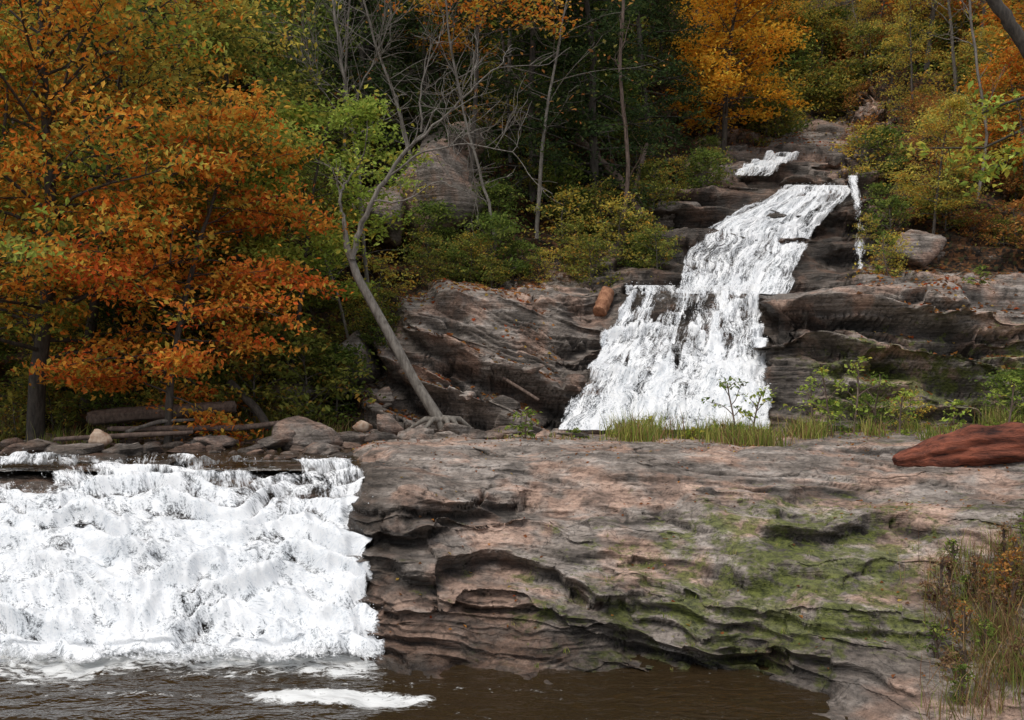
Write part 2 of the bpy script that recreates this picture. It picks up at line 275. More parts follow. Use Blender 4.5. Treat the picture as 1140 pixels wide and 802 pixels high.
def cv1(un,v1,U,V):
    c=-.02+.8*sm(v1,.15,.55)+.7*nz(U,V,1.8,.6,31)+.3*nz(U,V,5,3,35)
    rocky=sm(nz(U,V,.6,1.6,77),.2,.4)*(1-sm(v1,.18,.45))*1.2
    edge=un+.03*nz(U,V,1.5,2.,5)
    return (c-rocky)-sm(edge,.98,1.0)*4-sm(v1,.86,1.)*2.2+.2
falls('waterfall',[(-380,518.5,15.3,402,518.5,15.3),(-380,523,14.5,408,523,14.5),(-380,580,12.95,420,577,12.95),(-380,648,11.85,430,648,11.8),(-380,727,10.85,436,727,10.8),(-380,758,9.85,440,756,9.9)],300,860,5,cv1,.14,14000,.55,push=.08,iso=1.)
UF=bpy.data.objects.new('tiered_waterfall',None); scene.collection.objects.link(UF)
def edg(un,U,V,w=.05): e=.07*nz(U,V,1.2,.9,9); return (1-sm(un+e,.0,w))*3+(1-sm(1-un+e,.0,w))*3
def cv2(un,v1,U,V):
    notch=np.exp(-((un-.33+.05*nz(U,V,2,2,8))/.09)**2-((v1-.2)/.10)**2)*1.2
    return .72+.65*nz(U,V,2.4,.35,41)+.45*v1-edg(un,U,V)-notch-sm(nz(U,V,3.,.5,55),.3,.5)*.8*(1-sm(v1,.5,.9))
falls('lower_tier',[(696,325,27.8,848,325,27.8),(690,332,26.75,851,332,26.75),(656,400,24.6,855,400,24.6),(606,486,21.8,864,486,21.8)],220,360,6,cv2,.19,6500,1.2,UF,.20,1.6,.3,.6,.65)
def cv3(un,v1,U,V): return .8+.6*nz(U,V,2.4,.3,42)-edg(un,U,V)-.4*sm(un,.75,1.)*v1
falls('middle_tier',[(874,213,34.,947,214,34),(858,219,32.8,949,219,32.8),(780,260,31.0,914,258,31.1),(754,292,29.6,898,292,29.6),(746,335,27.8,876,335,27.8)],190,280,7,cv3,.19,4500,1.4,UF,.24,1.6,.1,.4,.55)
falls('side_strand',[(938,217,32.9,949,217,32.9),(943,250,31.2,955,250,31.2),(944,322,28.3,958,322,28.3)],120,20,8,lambda un,v1,U,V:.8+.6*nz(U,V,4,1,4)-.6*v1-.9*np.abs(un-.5)*2,.05,300,.7,UF,.75,1.3,0,0.,.5)
falls('top_tier',[(862,180,40.2,889,180,40.2),(846,186,39.5,888,185,39.5),(828,194,38.9,874,193,38.9),(812,207,37.6,858,206,37.6)],60,90,9,lambda un,v1,U,V:.75+.7*nz(U,V,2,.8,3)-(1-sm(np.minimum(un,1-un)+.14*nz(U,V,1.6,1.6,19),.0,.14))*2,.2,300,.5,UF,.4,1.8,0,.8,.6)

# ---------------------------------------------------------------- plant builder
class MB:
    def __init__(s): s.V=[];s.Q=[];s.m=[];s.c=[];s.n=0;s.sm=[]
    def add(s,V,Q,m,c,smooth=True):
        s.V.append(V); s.Q.append(np.asarray(Q)+s.n); s.n+=len(V); s.m.append(np.full(len(Q),m)); s.c.append(np.broadcast_to(c,(len(Q),3))); s.sm.append(np.full(len(Q),smooth))
    def tube(s,P,r,sides=6,m=0,rough=0.,seed=0):
        P=np.asarray(P,float); r=np.asarray(r,float); k=len(P); t=np.gradient(P,axis=0); t/=np.linalg.norm(t,axis=1,keepdims=True)+1e-9
        ref=np.array([.31,.9,.2]) if abs(t[0,2])>.6 else np.array([.1,.2,1.]); a=np.cross(t,ref); a/=np.linalg.norm(a,axis=1,keepdims=True)+1e-9; b=np.cross(t,a)
        th=np.arange(sides)*2*np.pi/sides
        rr=r[:,None]*np.ones(sides)
        if np.ndim(rough)==2: rr=rr*rough
        elif rough: rr=rr*(1+rough*R(seed).normal(size=rr.shape))
        V=P[:,None]+rr[...,None]*(np.cos(th)[None,:,None]*a[:,None]+np.sin(th)[None,:,None]*b[:,None])
        i=np.arange(k-1)[:,None]*sides; j=np.arange(sides)[None]; j2=(j+1)%sides
        Q=np.stack([i+j,i+j2,i+sides+j2,i+sides+j],-1).reshape(-1,4)
        s.add(V.reshape(-1,3),Q,m,(0.1,.1,.1))
    def leaves(s,C,size,col,rg,up=.8,m=1,asp=.62):
        k=len(C)
        if k==0: return
        nrm=rg.normal(size=(k,3)); nrm[:,2]=np.abs(nrm[:,2])+up; nrm/=np.linalg.norm(nrm,axis=1,keepdims=True)
        a=np.cross(nrm,rg.normal(size=(k,3))); a/=np.linalg.norm(a,axis=1,keepdims=True)+1e-9; b=np.cross(nrm,a)
        sz=(size*rg.uniform(.6,1.25,k))[:,None]
        V=np.stack([C-a*sz*.55,C-b*sz*asp*.5+nrm*sz*.12-a*sz*.05,C+a*sz*.6-nrm*sz*.06,C+b*sz*asp*.5+nrm*sz*.12-a*sz*.05],1).reshape(-1,3)
        s.add(V,np.arange(4*k).reshape(-1,4),m,np.clip(col,0,.92),False)
    def mesh(s,name,mats): return new_mesh(name,np.concatenate(s.V),np.concatenate(s.Q),mats,np.concatenate(s.m),np.concatenate(s.c),None,np.concatenate(s.sm))
def poly(rg,p,d,L,n,wig=.15,up=0.):
    P=[np.array(p,float)]; d=np.array(d,float); d/=np.linalg.norm(d)
    for i in range(n):
        d=d+rg.normal(0,wig,3)+np.array([0,0,up]); d/=np.linalg.norm(d); P.append(P[-1]+d*L/n)
    return np.array(P),d
ORG=[((.86,.38,.06),4),((.88,.50,.09),3),((.80,.24,.04),2.6),((.68,.54,.10),1.6),((.36,.40,.08),1.4)]
RED=[((.88,.27,.06),4),((.78,.16,.04),2.4),((.88,.42,.07),2.4),((.6,.46,.08),.8)]
YEL=[((.74,.58,.11),3),((.58,.52,.12),3),((.78,.44,.08),1.5),((.36,.40,.10),2)]
GRN=[((.16,.23,.05),3),((.25,.32,.07),3),((.38,.42,.10),1.5),((.11,.16,.04),2)]
LGR=[((.38,.50,.09),3),((.52,.60,.13),2),((.28,.37,.07),2),((.62,.55,.10),.8)]
OLV=[((.23,.26,.06),3),((.34,.34,.08),2),((.46,.40,.08),1.5),((.14,.17,.04),2),((.52,.30,.07),.9)]
CON=[((.045,.075,.03),3),((.07,.11,.04),3),((.11,.15,.05),1.5)]
BRN=[((.46,.19,.06),3),((.58,.28,.08),2),((.30,.26,.07),2),((.66,.36,.1),1)]
def pick(pal,k,rg):
    c=np.array([p[0] for p in pal]); w=np.array([p[1] for p in pal]); return c[rg.choice(len(c),k,p=w/w.sum())]
def tree(mb,base,H,r,rg,pal,lean=(0,0),nb=34,t0=.3,bl=.38,el=.5,nsub=5,cl=3,nl=16,ls=.13,cr=.38,bias=(0,0),palf=None,flat=.3,prof='round',wig=.12,trunkmat=0,droop=-.02,up=.6):
    T,_=poly(rg,base-np.array([0,0,.4]),(lean[0],lean[1],1),H,12,.05,.03); tt=np.linspace(0,1,13)
    mb.tube(T,r*(1-.9*tt)+.012,8,trunkmat,.06,1); mb.tube(np.array([base-[0,0,.4],T[1]*.5+base*.5]),[r*1.5,r*.95],8,trunkmat)
    LC=[]
    for b in range(nb):
        t=t0+(1-t0)*((b+rg.uniform(0,1))/nb); p=np.array([np.interp(t,tt,T[:,k]) for k in range(3)])
        az=b*2.39996+rg.normal(0,.4); q=(t-t0)/(1-t0)
        pf={'round':math.sqrt(max(.06,1-(1.7*q-.7)**2*.9)) if q<1 else .3,'cone':1.05-.92*q,'vase':.5+.6*q-.5*q**4}[prof]
        L=H*bl*pf*rg.uniform(.75,1.2); e=el*(.4+q)+rg.normal(0,.12)
        dv=np.array([math.cos(az)*math.cos(e)+bias[0],math.sin(az)*math.cos(e)+bias[1],math.sin(e)])
        Pb,_=poly(rg,p,dv,L,7,wig,droop); rb=max(.012,r*.34*(1-t*.6)); mb.tube(Pb,np.linspace(rb,.006,8),5,trunkmat)
        for s in range(nsub):
            u=.25+.75*(s+rg.uniform(0,1))/nsub; p2=np.array([np.interp(u*7,np.arange(8),Pb[:,k]) for k in range(3)])
            d2=(Pb[-1]-Pb[0])/L+rg.normal(0,.65,3)*np.array([1,1,.5]); Ps,_=poly(rg,p2,d2,L*.42*(1.15-u*.6),5,.2,.0)
            mb.tube(Ps,np.linspace(rb*.35,.004,6),3,trunkmat)
            for c in range(cl): LC.append(Ps[min(5,1+int((c+1)*4/cl))])
    if nl and LC:
        LC=np.array(LC); LC=LC[rg.random(len(LC))<.9]; k=len(LC); br=rg.uniform(.65,1.15,k)
        cc=pick(pal,k,rg) if palf is None else palf(LC,rg)
        cc=cc*br[:,None]; idx=np.repeat(np.arange(k),nl); pos=LC[idx]+rg.normal(size=(len(idx),3))*np.array([cr,cr,cr*flat])*rg.uniform(.5,1.2,k)[idx][:,None]
        alt=pick(pal,len(idx),rg); f=(rg.random(len(idx))<.35)[:,None]
        col=np.where(f,alt,cc[idx])*rg.uniform(.75,1.2,(len(idx),1))
        mb.leaves(pos,ls,col,rg,up)
def mk(name,px,d,H,r,seed,pal,coll=None,base=None,barks=BK,**kw):
    mb=MB(); rg=R(seed); b=G(px,d) if base is None else np.array(base,float)
    tree(mb,np.zeros(3),H,r,rg,pal,**kw); me=mb.mesh(name,[barks,LM]); o=link(name,me,coll=coll); o.location=b; return o
def pal_left(LC,rg):
    k=len(LC); o=pick(ORG,k,rg); g=pick(OLV+LGR,k,rg)
    f=vn(LC*.45,8)+.10*(LC[:,2]-6)/6; return np.where((f>.55)[:,None],g,o)
mk('maple_tree',40,21.5,12.8,.20,101,ORG,lean=(.10,0),nb=60,t0=.18,bl=.36,nsub=7,cl=4,nl=20,ls=.14,cr=.40,palf=pal_left,bias=(.15,0),up=.25)
mk('maple_tree',185,20.6,8.2,.09,102,ORG,lean=(.02,0),nb=42,t0=.18,bl=.36,nsub=7,cl=3,nl=22,ls=.13,cr=.34,el=.35,palf=lambda LC,rg:np.where((LC[:,2]+rg.normal(0,.8,len(LC))>6.)[:,None],pick(ORG,len(LC),rg),pick(RED,len(LC),rg)),up=.25)
mk('maple_tree',-140,22.5,11,.2,103,OLV,nb=40,t0=.12,bl=.4,nsub=6,cl=3,nl=17,ls=.16,cr=.42)
mk('maple_tree',-10,19.6,9,.09,123,ORG,nb=32,t0=.32,bl=.28,nsub=6,cl=3,nl=19,ls=.13,cr=.36,palf=pal_left,up=.25)
mk('maple_tree',95,24.5,13,.16,113,YEL,nb=40,t0=.35,bl=.34,nsub=6,cl=3,nl=16,ls=.16,cr=.42)
mk('green_sapling_tree',322,24,8.8,.08,104,LGR,nb=34,t0=.42,bl=.28,nsub=6,nl=17,ls=.14,cr=.32,el=.2)
mk('green_sapling_tree',255,24.5,10.5,.11,105,OLV,nb=34,t0=.4,bl=.27,nsub=5,nl=15,ls=.15,cr=.36)
mk('orange_tree',520,31,12.2,.11,106,ORG,nb=32,t0=.6,bl=.28,nsub=5,nl=14,ls=.15,cr=.36,el=.15)
GO=[((.90,.46,.05),4),((.92,.58,.08),3),((.82,.32,.04),1)]
mk('orange_tree',800,41,11.5,.16,107,GO,nb=44,t0=.3,bl=.25,nsub=6,nl=18,ls=.17,cr=.42,base=W(800,215,41))
mk('orange_tree',835,37.5,9,.12,117,GO,nb=28,t0=.45,bl=.24,nsub=5,nl=13,ls=.16,cr=.36,base=W(795,190,42.5),bias=(.2,0))
pc={}
HF=bpy.data.collections.new('hillside_trees')
def proto(nm,pal,seed,bk=None,**kw):
    mb=MB(); tree(mb,np.zeros(3),kw.pop('H'),kw.pop('r'),R(seed),pal,**kw); return mb.mesh(nm,[bk or BF,LM])
pc['org']=[proto('p_org',ORG,1,H=10,r=.12,nb=32,t0=.32,bl=.28,nsub=5,nl=15,ls=.17,cr=.42)]
pc['yel']=[proto('p_yel',YEL,2,H=9,r=.1,nb=32,t0=.25,bl=.3,nsub=5,nl=15,ls=.17,cr=.42),proto('p_yel2',YEL,12,H=12,r=.11,nb=28,t0=.45,bl=.22,nsub=5,nl=13,ls=.16,cr=.42)]
pc['grn']=[proto('p_grn',GRN,3,H=9,r=.1,nb=32,t0=.25,bl=.3,nsub=5,nl=16,ls=.17,cr=.42),proto('p_grn2',GRN,13,H=12,r=.12,nb=30,t0=.4,bl=.25,nsub=5,nl=14,ls=.17,cr=.42)]
pc['olv']=[proto('p_olv',OLV,4,H=8,r=.08,nb=30,t0=.2,bl=.32,nsub=5,nl=15,ls=.16,cr=.4),proto('p_olv2',OLV,14,H=11,r=.09,nb=26,t0=.4,bl=.26,nsub=5,nl=13,ls=.16,cr=.4)]
pc['con']=[proto('p_con',CON,5,BK,H=14,r=.16,nb=80,t0=.1,bl=.22,nsub=6,cl=3,nl=13,ls=.13,cr=.28,el=-.15,prof='cone',flat=.25,wig=.06)]
pc['bare']=[proto('p_bare',OLV,6,BG,H=11,r=.08,nb=26,t0=.35,bl=.28,nsub=6,cl=1,nl=0,el=.7),proto('p_bare2',BRN,16,BG,H=10,r=.06,nb=22,t0=.35,bl=.28,nsub=6,cl=1,nl=3,el=.7,ls=.15)]
pc['brn']=[proto('p_brn',BRN,7,H=7,r=.06,nb=24,t0=.15,bl=.35,nsub=4,nl=11,ls=.15,cr=.38)]
pc['shr']=[proto('p_shr',OLV,8,H=2.2,r=.02,nb=24,t0=.05,bl=.5,nsub=4,cl=2,nl=10,ls=.12,cr=.22),proto('p_shr2',GRN,18,H=1.8,r=.02,nb=24,t0=.05,bl=.55,nsub=4,cl=2,nl=10,ls=.12,cr=.22),proto('p_shr3',YEL,28,H=2.0,r=.02,nb=20,t0=.05,bl=.5,nsub=4,cl=2,nl=8,ls=.11,cr=.22)]
pc['shb']=[proto('p_shb',BRN,9,H=1.8,r=.02,nb=20,t0=.05,bl=.55,nsub=4,cl=2,nl=8,ls=.12,cr=.22)]
rg=R(55)
def put(me,px,d,s,coll,nm,base=None):
    o=bpy.data.objects.new(nm,me); coll.objects.link(o); o.location=G(px,d) if base is None else base; o.rotation_euler=(rg.normal(0,.05),rg.normal(0,.05),rg.uniform(0,6.28)); o.scale=(s*rg.uniform(.9,1.1),s*rg.uniform(.9,1.1),s)
def block(px,d,rad):
    pr=rad/d*F
    if 600-pr<px<870+pr and d<28.5: return True
    if 735-pr<px<965+pr and d<34.5: return True
    if 800-pr<px<965+pr and d<46: return True
    if px>430 and d<30.5: return True
    return False
placed=[]; cnt=0
def place(px,d,s0=1.):
    global cnt
    if px<330: w=dict(org=.3,olv=.28,grn=.18,con=.12,bare=.12,yel=.16)
    elif px<600: w=dict(bare=.34,con=.4,olv=.16,grn=.12) if d<38 else dict(con=.25,org=.35,grn=.15,olv=.2,yel=.15)
    elif px<760: w=dict(grn=.25,con=.32,olv=.35,yel=.25,bare=.1)
    elif px<960: w=dict(yel=.45,olv=.25,con=.15,org=.4,grn=.05)
    else: w=dict(brn=.3,olv=.22,yel=.5,con=.1,bare=.12,grn=.05,org=.3)
    k=rg.choice(list(w),p=np.array(list(w.values()))/sum(w.values())); x=(px-570)/F*d
    placed.append((x,d)); L=pc[k]; s=rg.uniform(.75,1.15)*s0
    if 940<px<1160 and d<40: s*=.55
    if px<430 and d<29: s*=.7
    put(L[rg.integers(len(L))],px,d,s,HF,'forest_tree'); cnt+=1
for px,d,s in [(850,47.5,.5),(880,48,.45),(915,48,.5),(945,47.5,.5),(965,46.5,.5),(868,50,.6),(900,50.5,.6),(930,50,.6),(975,49,.8),(1005,50.5,1),(830,52,1),(870,54,.9),(905,55,1),(940,54.5,.9),(985,54,1),(1030,52,1),(890,60,1),(930,61,1),(860,61,1),(970,60,1)]: place(px,d,s)
for it in range(3500):
    px=rg.uniform(-300,1450); d=rg.uniform(25.5,62)
    if block(px,d,2.0): continue
    x=(px-570)/F*d
    if any((x-a)**2+(d-b)**2<2.1**2 for a,b in placed): continue
    place(px,d)
    if cnt>245: break
e=bpy.data.objects.new('hillside_forest',None); scene.collection.objects.link(e); e.instance_type='COLLECTION'; e.instance_collection=HF
SH=bpy.data.collections.new('understory'); n2=0
for it in range(2800):
    px=rg.uniform(-250,1400); d=rg.uniform(24,52)
    if (430<px<660 and d<28.0) or (600<px<870 and d<28.7) or (735<px<955 and d<33.8) or (800<px<960 and d<42.5) or (880<px<958 and d<45.5) or (px>=860 and d<28.6): continue
    if px<430 and d<24.5: continue
    k='shb' if (px>940 and rg.random()<.5) else 'shr'; L=pc[k]
    put(L[rg.integers(len(L))],px,d,rg.uniform(.35,1.1)*(1.4 if d>42 else 1),SH,'shrub'); n2+=1
    if n2>600: break
for px,d in [(850,44),(865,45),(875,46.5),(895,46.8),(915,46.8),(935,46.8),(955,46.5),(970,45),(860,47.5),(905,48.5),(930,48.8),(950,48.5)]: put(pc['shr'][rg.integers(3)],px,d,1.3,SH,'shrub')
e=bpy.data.objects.new('understory_shrubs',None); scene.collection.objects.link(e); e.instance_type='COLLECTION'; e.instance_collection=SH
for px,d,s,k in [(285,23.2,1.3,0),(345,23.4,1.2,0),(240,23.6,1.0,1),(60,22.8,.8,0),(20,22.4,.7,2),(120,23.2,.8,1),(375,24.2,1.1,1),(180,23.2,.7,2),(965,21.3,.5,1),(1010,21.5,.45,2),(985,28.0,.7,2),(920,21.0,.45,1),(1130,22.0,.7,1),(1170,21,.8,1),(545,29,.6,2),(600,29.3,.5,2),(505,28.8,.6,1),(640,29.6,.6,2),(320,24,1.3,0),(215,24,1.2,2)]:
    put(pc['shr'][k],px,d,s,scene.collection,'shrub')
def sapling(px,d,H,pal,seed,nb=9,nl=5,ls=.1):
    mk('sapling',px,d,H,.014,seed,pal,barks=BD,nb=nb,t0=.15,bl=.32,nsub=2,cl=2,nl=nl,ls=ls,cr=.10,el=.8)
for i,(px,d,H) in enumerate([(586,20,.95),(925,19.6,1.7),(950,20,1.9),(975,20.4,1.6),(905,20.5,1.4),(1000,20,1.2),(822,20.3,1.7),(838,20.6,1.4),(1060,20,1.0),(990,27.5,1.6),(718,20.8,.7),(1120,19.5,1.4),(1090,26,.9),(690,20.6,.5),(770,20.2,.6),(640,21,.5)]):
    sapling(px,d,H,LGR if i%3 else GRN,300+i,nl=5)
# ---------------------------------------------------------------- dead leaning tree
rg=R(77); mb=MB()
Tp=[(494,476,21.9),(486,462,21.9),(462,425,22),(440,385,22),(418,345,22.1),(398,308,22.2),(386,275,22.3),(383,245,22.4)]
T=np.array([W(*t) for t in Tp]); mb.tube(T,[.16,.14,.125,.12,.11,.10,.085,.05],9,0,.07,3)
def br(pts,r0,r1,subs=0,sl=1.2,m=0,wl=.25,n3=3):
    P=np.array([W(*t) for t in pts]); k=len(P); q=np.linspace(0,k-1,k*4); P=np.stack([np.interp(q,np.arange(k),P[:,j]) for j in range(3)],1); P+=rg.normal(0,.02,P.shape)
    mb.tube(P,np.linspace(r0,r1,len(P)),6,m)
    for s in range(subs):
        i=rg.integers(len(P)//4,len(P)); d=(P[-1]-P[0]); d/=np.linalg.norm(d); d=d+rg.normal(0,.7,3)+[0,0,.25]
        S,_=poly(rg,P[i],d,sl*rg.uniform(.5,1.3),8,wl*.7,.03); mb.tube(S,np.linspace(min(r1*1.1,.022),.005,9),4,m)
        for s2 in range(n3+2):
            j=rg.integers(2,9); S2,_=poly(rg,S[j-1],(S[-1]-S[0])+rg.normal(0,.7,3),sl*.45,5,.2,.02); mb.tube(S2,np.linspace(.009,.004,6),3,m)
br([(392,292,22.2),(402,250,22.1),(425,205,22),(455,165,21.9),(475,145,21.9)],.085,.03,5)
br([(383,250,22.4),(378,225,22.4),(383,205,22.5),(400,185,22.5)],.05,.02,4)
br([(455,165,21.9),(500,125,21.7),(530,95,21.6),(560,70,21.5)],.035,.012,10,1.6)
br([(430,200,22),(470,170,21.7),(520,160,21.5),(570,170,21.3)],.03,.01,10,1.5)
br([(470,150,21.9),(468,100,21.9),(480,50,22)],.03,.01,8,1.6)
br([(415,225,22),(450,225,21.8),(490,200,21.6),(520,215,21.5)],.025,.008,7,1.2)
for dx,dd,dz in [(-.5,-.3,-.12),(.45,-.2,-.15),(-.9,.1,-.1),(.2,-.6,-.2),(.7,.3,-.1)]:
    b=T[0]+[0,0,.18]; mb.tube([b,b+np.array([dx*.5,dd*.5,.02]),b+np.array([dx,dd,dz-.15])],[.12,.07,.03],7,0,.08,5)
link('leaning_dead_tree',mb.mesh('leaning_dead_tree',[BG]))
mb=MB(); br([(410,330,27),(400,200,27),(385,100,27),(370,0,27),(360,-60,27)],.07,.03,20,2.6); br([(395,150,27),(350,90,26.5),(335,20,26.3)],.03,.01,12,1.8); br([(390,120,27),(420,60,26.8),(440,10,26.5)],.03,.01,12,1.8); link('bare_tree',mb.mesh('bare_tree',[BG]))
mb=MB(); br([(560,330,30),(545,230,30),(520,140,30),(500,40,30),(490,-50,30)],.06,.03,18,2.4); link('bare_tree',mb.mesh('bare_tree',[BG]))
mb=MB(); br([(690,290,31),(700,180,31),(690,80,31),(697,-40,31)],.08,.05,6,1.8); link('bare_tree',mb.mesh('bare_tree',[BD]))
mb=MB(); br([(1095,-20,27),(1125,28,27),(1150,66,27),(1230,210,27.5)],.17,.2,2,1.5); link('leaning_tree_trunk',mb.mesh('leaning_tree_trunk',[BK]))
mb=MB(); br([(1075,320,33),(1098,150,33),(1082,30,33),(1078,-40,33)],.06,.04,10,1.8); link('bare_tree',mb.mesh('bare_tree',[BG]))
mb=MB(); rg=R(12)
Tb=G(1480,13.5); br([(1480,470,13.5),(1470,250,13.4),(1455,60,13.2),(1440,-80,13)],.18,.1)
LC=[]
for pts in ([(1460,80,13.2),(1300,95,12.6),(1180,125,12.2),(1095,165,12),(1035,165,12)],[(1300,95,12.6),(1200,90,12.2),(1120,115,12),(1085,130,12)],[(1180,125,12.2),(1140,165,12),(1105,190,12)]):
    P=np.array([W(*t) for t in pts]); mb.tube(P,np.linspace(.04,.008,len(P)),5,0)
    q=np.linspace(1.2 if len(P)>4 else .6,len(P)-1,9); PP=np.stack([np.interp(q,np.arange(len(P)),P[:,j]) for j in range(3)],1)
    for a in PP:
        S,_=poly(rg,a,rg.normal(0,1,3)*[1,1,.3]-[.4,0,.1],.38,4,.2,-.05); mb.tube(S,np.linspace(.008,.003,5),3,0); LC+=[S[1],S[2],S[3],S[4]]
LC=np.array(LC); pos=np.repeat(LC,5,0)+rg.normal(0,.055,(len(LC)*5,3)); mb.leaves(pos,.10,pick(LGR+[((.66,.6,.1),4)],len(pos),rg)*rg.uniform(.7,1.3,(len(pos),1)),rg,up=.3)
link('overhanging_tree',mb.mesh('overhanging_tree',[BK,LM]))
# ---------------------------------------------------------------- boulders, stones
def boulder(mb_V,mb_Q,c,s,seed,n=14):
    rg=R(seed); th=np.linspace(0,2*np.pi,2*n+1)[:-1]+rg.uniform(0,6); ph=np.linspace(.02,np.pi-.02,n); PH,TH=np.meshgrid(ph,th,indexing='ij')
    D=np.stack([np.sin(PH)*np.cos(TH),np.sin(PH)*np.sin(TH),np.cos(PH)],-1).reshape(-1,3)
    rr=np.ones(len(D))*1.1
    for k in range(13):
        a=rg.normal(size=3); a/=np.linalg.norm(a); dd=D@a; rr=np.minimum(rr,np.where(dd>.05,rg.uniform(.5,.85)/np.maximum(dd,.05),9))
    rr*=1+.10*fbm(D*2.8+seed,3,seed); V=D*rr[:,None]*np.array(s)*1.15; tl=rg.normal(0,.2); V[:,2]+=tl*V[:,0]; V=c+V; k=2*n
    i=np.arange(n-1)[:,None]*k; j=np.arange(k)[None]; Q=np.stack([i+j,i+k+j,i+k+(j+1)%k,i+(j+1)%k],-1).reshape(-1,4)
    o=sum(len(v) for v in mb_V); mb_V.append(V); mb_Q.append(Q+o)
def stones(name,items,wet=0.,moss=0.,cav=.6,mat=None,n=16):
    V=[];Q=[]
    for i,(c,s,sd) in enumerate(items): boulder(V,Q,np.array(c),s,sd,n)
    V=np.concatenate(V); k=len(V)
    return link(name,new_mesh(name,V,np.concatenate(Q),[mat or TM],attrs={'soil':np.full(k,-.4),'moss':np.full(k,moss),'wet':np.full(k,wet),'cav':np.full(k,cav)}))
def B(px,py,d,w,h,dp=None): return (W(px,py,d),(w/F*d/2,(dp or w*.8)/F*d/2,h/F*d/2))
for i,(a) in enumerate([(350,488,19.5,75,38),(308,492,19,50,20),(388,492,20.5,50,28),(432,472,21.5,40,20),(470,485,20.5,46,18),(508,478,21,40,18),(240,492,19.5,40,14),(545,487,20,44,14)]):
    c,s=B(*a); stones('boulder',[(c,s,60+i)],.25 if i<2 else 0.,.0,.5)
lightrock=M('pale_rock'); n_=N(lightrock); pz=n_.noise(n_.pos(),7,6,.6); n_.fin(n_.n('ShaderNodeBsdfPrincipled',None,Base_Color=n_.ramp(pz,[(.35,(.36,.2,.12)),(.6,(.62,.48,.36))]),Roughness=.8,Normal=n_.bump(pz,.5,.03)).outputs[0])
c,s=B(109,491,18.5,27,20); stones('pale_boulder',[(c,s,5)],mat=lightrock)
c,s=B(405,474,21.5,26,12); stones('pale_boulder',[(c,s,6)],mat=lightrock)
rg=R(9); it=[]
for k in range(650):
    px=rg.uniform(-150,640); d=rg.uniform(16,24)
    if px>395 and d<19.8: continue
    if d<18 and rg.random()<.65: continue
    x=(px-570)/F*d; s=min(rg.gamma(1.6,.05)+.03,.4); z=max(gz(x,d),1.84); it.append(((x,d,z+s*.1),(s*rg.uniform(.9,1.7),s*rg.uniform(.8,1.3),s*rg.uniform(.4,.8)),700+k))
V=[];Q=[]
for c,s,sd in it: boulder(V,Q,np.array(c),s,sd,7)
V=np.concatenate(V);k=len(V); cell=np.repeat(R(4).uniform(.3,.75,len(it)),7*14); link('stream_stones',new_mesh('stream_stones',V,np.concatenate(Q),[TM],attrs={'soil':np.full(k,-.3),'moss':np.full(k,-.02),'wet':.8-.7*sm(V[:,2],1.86,2.1),'cav':cell},smooth=False))
it=[]
for a in [(120,533,14.7,90,18),(165,522,15.2,110,18),(60,548,14.1,60,18),(210,531,14.8,60,10),(30,500,18,70,16),(95,512,16.5,90,10),(15,600,12.9,50,22),(320,521,15.4,40,6)]: c,s=B(*a); it.append((c,s,int(a[0])))
stones('falls_lip_rocks',it,.75,-.2,.5)
for i,a in enumerate([(482,215,31.5,105,110),(430,240,30.5,60,80),(500,175,33,80,60),(395,400,25.5,50,60),(1015,280,29.6,60,50),(925,155,45.5,75,40),(330,440,24.5,60,40),(745,245,33,60,40),(795,222,36.4,60,24),(905,205,37.5,60,26)]):
    c,s=B(*a,dp=70); stones('rock_outcrop',[(c,s,900+i)],.3 if i>4 else .1,.0,.5,n=22)
# ---------------------------------------------------------------- logs
def log(name,pts,radii,mat,seed,sides=14,stubs=0,ridge=.1,qf=1.2,world=False):
    mb=MB(); P=np.array(pts) if world else np.array([W(*t) for t in pts]); k=len(P); m=60; q=np.linspace(0,k-1,m); PP=np.stack([np.interp(q,np.arange(k),P[:,j]) for j in range(3)],1); rr=np.interp(q,np.arange(k),radii)
    rg=R(seed); rr=rr*(1+.12*fbm(np.stack([q*2,0*q,0*q],1),3,seed)); PP+=.03*np.stack([0*q,fbm(np.stack([q,0*q,0*q],1),2,seed),fbm(np.stack([q,0*q+5,0*q],1),2,seed)],1)
    th=np.arange(sides)*2*np.pi/sides; QQ,TT=np.meshgrid(q,th,indexing='ij'); pt=np.stack([QQ.ravel()*qf,np.cos(TT.ravel())*3.6,np.sin(TT.ravel())*3.6],1)
    rough=1+ridge*2.2*fbm(pt,4,seed+3).reshape(QQ.shape)
    rough[0]*=rg.uniform(.2,.9,sides); rough[-1]*=rg.uniform(.2,.9,sides)
    PP=np.vstack([PP[0],PP,PP[-1]]); rr=np.r_[.001,rr,.001]; rough=np.vstack([rough[0]*0+1,rough,rough[0]*0+1]); PP[0]+=(PP[1]-PP[3])*-.3
    mb.tube(PP,rr,sides,0,rough)
    for s in range(stubs):
        i=rg.integers(8,42); S,_=poly(rg,PP[i],rg.normal(0,1,3)+[0,0,.6],.3,3,.1); mb.tube(S,[.05,.04,.03,.012],6,0)
    return link(name,mb.mesh(name,[mat]))
rl=[(994,.08,.08),(1018,.18,.15),(1045,.26,.21),(1080,.31,.25),(1125,.33,.27),(1200,.32,.27),(1300,.30,.26)]
gl=np.array([G(px,15.1) for px,_,_ in rl]); gl[:,2]=np.linspace(np.median(gl[:4,2]),max(np.median(gl[3:,2]),np.median(gl[:4,2])),7)+np.array([o for _,_,o in rl])
log('red_rotten_log',gl,[r for _,r,_ in rl],BR,3,44,2,.17,.6,True)
log('fallen_log',[(98,466,22),(150,462,21.9),(200,458,21.9),(262,452,21.8)],[.15,.18,.18,.15],BD,4,20,3,.15,.4)
log('fallen_log',[(60,489,19.2),(150,485,19.3),(215,482,19.4)],[.05,.06,.04],BD,5,8)
